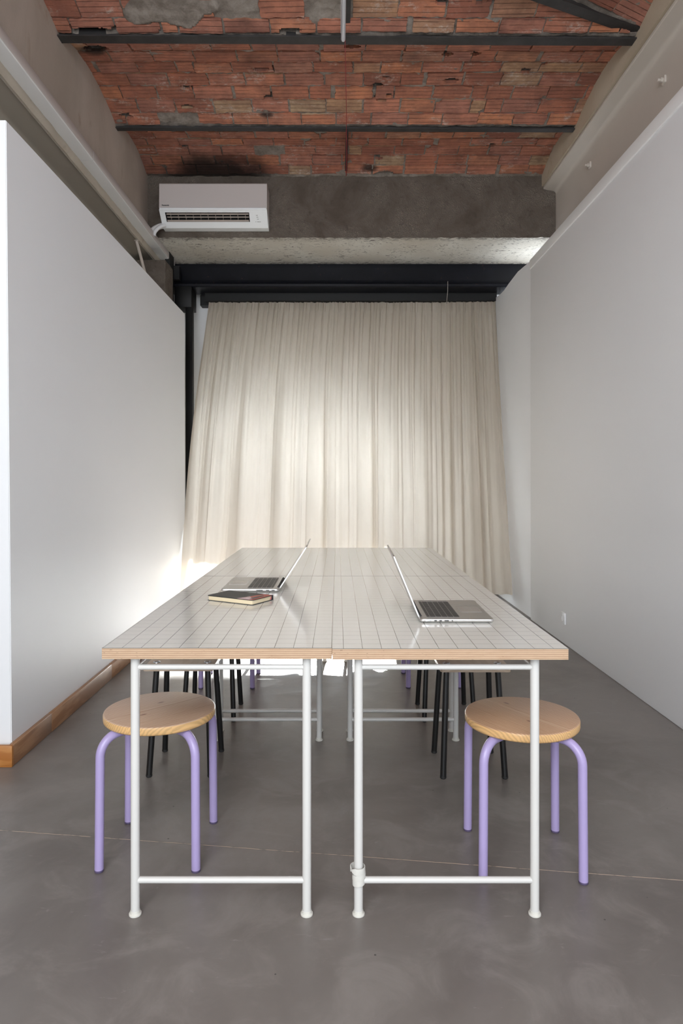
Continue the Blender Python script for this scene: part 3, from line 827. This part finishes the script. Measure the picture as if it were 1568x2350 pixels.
# ------------------------------------------------------------------ tables
TT = .7444
def make_table(label, x0, x1, y0, y1, ox, legx, legy, depth):
    cx, cy = (x0+x1)/2, (y0+y1)/2
    t = empty('trestle_table', label, 'table', (cx, cy, 0), 0, 'four white gridded tables pushed together')
    bm = bmesh.new(); hx, hy = (x1-x0)/2, (y1-y0)/2
    box(bm, 0, 2*hx, 0, 2*hy, 0, .0288, mi=1, bev=.0006, seg=1)
    box(bm, 0, 2*hx, 0, 2*hy, .0289, .0304, mi=0, bev=.0003, seg=1)
    finish('tabletop', bm, [m_top('white_grid_laminate', ox), PLY], t, loc=(-hx, -hy, TT-.0304), smooth=False)
    zt = TT-.0304
    for fy in legy:
        for k, lx in enumerate(legx):
            X, Y = lx-cx, fy-cy
            bm = bmesh.new(); tube(bm, [(X, Y, .006), (X, Y, zt-.004)], .0122, 20)
            leg = finish('leg', bm, WHITE_METAL, t)
            bm = bmesh.new(); lathe(bm, [(0, 0), (.0158, 0), (.0170, .0012), (.0170, .0052), (.0158, .0064), (.0138, .0068), (.0134, .0130), (.0122, .0134)], 28, (X, Y, 0))
            finish('foot', bm, WHITE_FOOT, leg, sharp=.45)
            sg = -1 if k == 0 else 1
            bm = bmesh.new(); prism(bm, [(X+a, Y+b, zt-.0025) for a, b in rpoly(.045, .032, .010)], (0, 0, .0025)); finish('mounting_plate', bm, CHROME, leg)
            for sx in (-.0175, .0175):
                bm = bmesh.new(); lathe(bm, [(0, -.0075), (.004, -.007), (.0065, -.0025)], 12, (X+sx, Y-.004, zt)); finish('screw', bm, CHROME, leg)
        a, b = legx[0]-cx, legx[1]-cx; Y = fy-cy
        for z, r in ((.683, .0078), (.096, .0088)):
            bm = bmesh.new(); tube(bm, [(a+.008, Y, z), (b-.008, Y, z)], r, 16); finish('crossbar', bm, WHITE_METAL, t)
    for z in (.683,):
        for lx in legx:
            bm = bmesh.new(); tube(bm, [(lx-cx, legy[0]-cy+.01, z), (lx-cx, legy[1]-cy-.01, z)], .0078, 12); finish('side_rail', bm, WHITE_METAL, t)
    return t
LX = (-.558, -.085); RX = (.0576, .5435)
make_table('white gridded trestle table at the front left, holding the notebook', -.6376, -.0150, 1.845, 3.213, .0545, LX, (1.882, 3.14), 0)
make_table('white gridded trestle table at the front right, under the right laptop', -.0146, .6220, 1.838, 3.213, .0305, RX, (1.882, 3.14), 0)
make_table('white gridded trestle table at the back left, towards the curtain', -.6370, -.0150, 3.218, 4.547, .0545, LX, (3.255, 4.50), 0)
make_table('white gridded trestle table at the back right, towards the curtain', -.0146, .6220, 3.218, 4.547, .0305, RX, (3.255, 4.50), 0)

# white strap wrapped round a leg
bm = bmesh.new()
def strap(z0, h, r, a0, a1, ox, tilt, rise=0):
    n = 36; prev = None
    for k in range(n+1):
        a = math.radians(a0+(a1-a0)*k/n); hh = h*min(1, .45+(min(k, n-k))*.18)
        c = Vector((ox, 0, z0+tilt*math.cos(a)+rise*k/n)); u = Vector((math.cos(a), math.sin(a), 0)); rr = r+.0006*k/n
        ring = [bm.verts.new(c+u*q+Vector((0, 0, s))) for q, s in ((rr, -hh/2), (rr+.0018, -hh/2), (rr+.0022, 0), (rr+.0018, hh/2), (rr, hh/2))]
        if prev:
            for i in range(5): bm.faces.new((prev[i], prev[(i+1) % 5], ring[(i+1) % 5], ring[i]))
        else: bm.faces.new(ring)
        prev = ring
    bm.faces.new(prev[::-1])
strap(.1265, .0175, .0185, 215, 565, -.002, -.001); strap(.1085, .0165, .0162, 120, 480, .001, .0035, .001); strap(.0925, .0150, .0148, 40, 400, .0005, .002)
tag(finish('cable_strap', bm, simple('white_hook_strap', (.64, .63, .59), .8), loc=(RX[0], 1.882, 0), sharp=.9), 'white fabric strap wrapped around a white table leg near its foot', 'strap')

# ------------------------------------------------------------------ stools
def make_round_stool(label, seat_mat):
    t = empty('round_stool', label, 'stool', (0, 0, 0), 0, 'round pine stools with lilac legs')
    bm = bmesh.new(); r, h = .178, .027
    lathe(bm, [(0, 0), (r-.004, 0), (r-.001, .003), (r, .007), (r, h-.005), (r-.0015, h-.0015), (r-.005, h), (0, h)], 72)
    finish('seat', bm, seat_mat, t, loc=(0, 0, .45-h), sharp=.9)
    hd, R0, rt, zt = .2065, .062, .0138, .45-.027-.0140
    for q in range(4):
        a = math.radians(45+90*q); d = Vector((math.cos(a), math.sin(a), 0))
        pts = [d*(hd+.003)+Vector((0, 0, .006)), d*hd+Vector((0, 0, zt-R0))]
        for k in range(1, 11):
            b = math.radians(90*k/10); pts.append(d*(hd-R0+R0*math.cos(b))+Vector((0, 0, zt-R0+R0*math.sin(b))))
        pts.append(d*.045+Vector((0, 0, zt)))
        bm = bmesh.new(); tube(bm, pts, rt, 20); leg = finish('leg', bm, LILAC, t)
        bm = bmesh.new(); lathe(bm, [(0, 0), (.0128, 0), (.0142, .002), (.0142, .007), (0, .007)], 20, tuple(d*(hd+.003))); finish('foot', bm, LILAC_FOOT, leg)
    return t
s1 = make_round_stool('round pine stool with lilac legs at the front left, beside the notebook table', PINE_A)
s1.location = (-.582, 2.238, 0)
G = 'round pine stools with lilac legs'
s2 = copy_tree(s1); s2['label'] = 'warmer toned round pine stool with scuffed lilac legs at the front right'; s2.location = (.588, 2.182, 0); s2.rotation_euler.z = math.radians(-2)
for c in s2.children:
    if c.name.startswith('seat'):
        c.data = c.data.copy(); c.data.materials[0] = PINE_B
s3 = copy_tree(s1); s3['label'] = 'farthest lilac legged stool on the left, behind the black legged stools'; s3.location = (-.637, 4.065, 0)
s4 = copy_tree(s1); s4['label'] = 'farthest lilac legged stool on the right, behind the black legged stools'; s4.location = (.555, 4.075, 0)

def make_square_stool(label):
    t = empty('square_stool', label, 'stool', (0, 0, 0), 0, 'square plywood stools with black legs')
    bm = bmesh.new(); prism(bm, [(a, b, .436) for a, b in rpoly(.278, .335, .008)], (0, 0, .014)); bmesh.ops.bevel(bm, geom=[e for e in bm.edges if abs(e.verts[0].co.z-e.verts[1].co.z) < 1e-4], offset=.0012, segments=1, affect='EDGES')
    finish('seat', bm, SEAT_PLY, t)
    for sx in (-1, 1):
        for sy in (-1, 1):
            top = Vector((sx*.104, sy*.085, .440)); bot = Vector((sx*.124, sy*.128-.002, 0))
            bm = bmesh.new(); tube(bm, [bot+Vector((0, 0, .008)), top], .0122, 18); leg = finish('leg', bm, BLACK_LEG, t)
            bm = bmesh.new(); lathe(bm, [(0, 0), (.0105, 0), (.0128, .003), (.0128, .010), (0, .012)], 18, tuple(bot)); finish('foot', bm, DARK, leg)
            bm = bmesh.new(); lathe(bm, [(.016, 0), (.0155, .0018), (.010, .0030), (.009, .0018), (.004, .0018), (.003, .0028), (0, .0028)], 24, (top.x, top.y, .450)); finish('bolt_cap', bm, CHROME, leg)
    return t
q1 = make_square_stool('nearest pale plywood stool with black legs on the left, behind the front lilac stool'); q1.location = (-.637, 2.885, 0)
for lab, x, y, rz in (('nearest pale plywood stool with black legs on the right, behind the front lilac stool', .548, 2.87, 0),
                      ('black legged stool on the left between the plywood stool and the far lilac stool', -.640, 3.515, 0),
                      ('black legged stool on the right between the plywood stool and the far lilac stool', .552, 3.515, 1)):
    c = copy_tree(q1); c['label'] = lab; c.location = (x, y, 0); c.rotation_euler.z = math.radians(rz)

# ------------------------------------------------------------------ laptops
def make_laptop(label, loc, rz, lean, lidlen):
    t = empty('laptop', label, 'laptop', loc, rz, 'open silver laptops')
    W, D, H = .345, .235, .0115
    bm = bmesh.new()
    out = rpoly(D, W, .011, 6); cx = D/2
    rings = []
    for ins, z in ((.006, .0015), (.0015, .004), (0, .007), (0, .011), (.0008, .0125)):
        rings.append([bm.verts.new((cx+a*(1-2*ins/D), b*(1-2*ins/W), z)) for a, b in out])
    for A_, B_ in zip(rings, rings[1:]):
        for i in range(len(out)): bm.faces.new((A_[i], A_[(i+1) % len(out)], B_[(i+1) % len(out)], B_[i]))
    bm.faces.new(rings[0][::-1]); bm.faces.new(rings[-1])
    base = finish('base', bm, ALU, t, sharp=.5); zt = .0125
    for px, py in ((.02, -.15), (.02, .15), (.21, -.15), (.21, .15)):
        bm = bmesh.new(); lathe(bm, [(0, 0), (.007, 0), (.007, .002), (0, .002)], 12, (px, py, 0)); finish('rubber_foot', bm, DARK, base)
    bm = bmesh.new(); box(bm, .026, .133, -.137, .137, zt, zt+.0002); kb = finish('keyboard', bm, KEYB, t, smooth=False)
    bm = bmesh.new()
    rows = [(.0275, .0085, 14)] + [(.0385+.0190*i, .0165, n) for i, n in enumerate((14, 14, 13, 12, 10))]
    for ri, (x0, hx, n) in enumerate(rows):
        if ri == 5:
            ws = [1, 1, 1, 1.2, 5.2, 1.2, 1, .9, .9, .9]
        elif ri == 0: ws = [1.0]*14
        else: ws = {1: [1]*13+[1.5], 2: [1.5]+[1]*13, 3: [1.8]+[1]*11+[1.8], 4: [2.3]+[1]*10+[2.3]}[ri]
        tot = sum(ws); y = .135
        for wk in ws:
            dy = .270*wk/tot; box(bm, x0, x0+hx, y-dy+.0011, y-.0011, zt+.0002, zt+.0012, bev=.0004, seg=1); y -= dy
    finish('keys', bm, KEY, kb, sharp=.5)
    bm = bmesh.new(); box(bm, .148, .222, -.052, .052, zt, zt+.0003); finish('trackpad', bm, PAD, t, smooth=False)
    for s in (-1, 1):
        bm = bmesh.new(); box(bm, .028, .130, s*.1535-.0065, s*.1535+.0065, zt, zt+.0002); finish('speaker_grille', bm, simple('grille_grey', (.35, .34, .33), .6, .5), t, smooth=False)
    specs = {-1: ((.018, .036, CHROME), (.046, .054, DARK), (.062, .070, DARK), (.078, .092, DARK), (.101, .105, DARK)),
             1: ((.018, .030, DARK), (.040, .053, DARK), (.066, .092, DARK))}
    for s, L in specs.items():
        for a, b, mt in L:
            bm = bmesh.new(); box(bm, a, b, s*(W/2)-.0012, s*(W/2)+.00025, .0060, .0098, bev=.0006, seg=2); finish('port', bm, mt, base)
    bm = bmesh.new(); tube(bm, [(.006, -.125, .0125), (.006, .125, .0125)], .0055, 14); finish('hinge', bm, DARK, t)
    bm = bmesh.new(); L = lidlen                 # lid: local z up from the hinge, thickness along -x
    out2 = [(b, a+L/2) for a, b in rpoly(L, W, .011, 6)]
    prism(bm, [(-.0050, a, b) for a, b in out2], (.0044, 0, 0))
    bmesh.ops.bevel(bm, geom=[e for e in bm.edges if abs(e.verts[0].co.x-e.verts[1].co.x) < 1e-5], offset=.0012, segments=2, affect='EDGES')
    lid = finish('lid', bm, ALU, t, loc=(.004, 0, .0115), rot=(0, -lean, 0), sharp=.5)
    bm = bmesh.new(); prism(bm, [(-.0006, a*.985, L/2+(b-L/2)*.975) for a, b in out2], (.0004, 0, 0)); finish('display', bm, SCREEN, lid, smooth=False)
    return t
make_laptop('open silver laptop on the front right table, screen leaning left', (.2635, 2.335, TT), math.radians(-1.0), math.radians(22.5), .222)
make_laptop('open silver laptop behind the black notebook on the front left table', (-.236, 2.925, TT), math.pi, math.radians(33), .211)

# ------------------------------------------------------------------ notebook
nb = empty('notebook', 'thick black notebook with red printed cover corner, in front of the left laptop', 'notebook', (-.3675, 2.5745, TT), math.radians(-30))
bm = bmesh.new(); prism(bm, [(a, b-.001, .0022) for a, b in rpoly(.206, .124, .007, 4)], (0, 0, .0148)); finish('pages', bm, PAGES, nb, sharp=.6)
for z, nm in ((0, 'back_cover'), (.017, 'front_cover')):
    bm = bmesh.new(); prism(bm, [(a, b, z) for a, b in rpoly(.214, .130, .009, 5)], (0, 0, .0022)); c = finish(nm, bm, COVER, nb, sharp=.6)
bm = bmesh.new(); box(bm, -.107, .107, .0625, .0655, .0002, .019, bev=.0012); finish('spine', bm, COVER, nb)
bm = bmesh.new(); prism(bm, [(a, b, .0192) for a, b in ((.036, -.0645), (.1, -.0645), (.1065, -.058), (.1065, .058), (.066, .058))], (0, 0, .0003)); st = finish('printed_corner', bm, STICK_R, c, smooth=False)
bm = bmesh.new(); prism(bm, [(a, b, .0195) for a, b in ((.036, -.0645), (.090, -.0645), (.092, -.045), (.054, -.01))], (0, 0, .0002)); finish('pale_print', bm, STICK_W, st, smooth=False)
bm = bmesh.new()
prism(bm, [(a, b, .0198) for a, b in ((.078, -.045), (.094, -.046), (.096, -.030), (.091, .030), (.080, .034), (.078, -.020))], (0, 0, .0002))
finish('dark_print', bm, simple('dark_grey_print', (.05, .05, .055), .4), st, smooth=False)
bm = bmesh.new(); prism(bm, [(.1035, .046, .0035), (.1035, .056, .0035), (.1035, .058, .016), (.1035, .052, .012)], (.0006, 0, 0)); finish('ribbon', bm, RIBBON, nb, smooth=False)
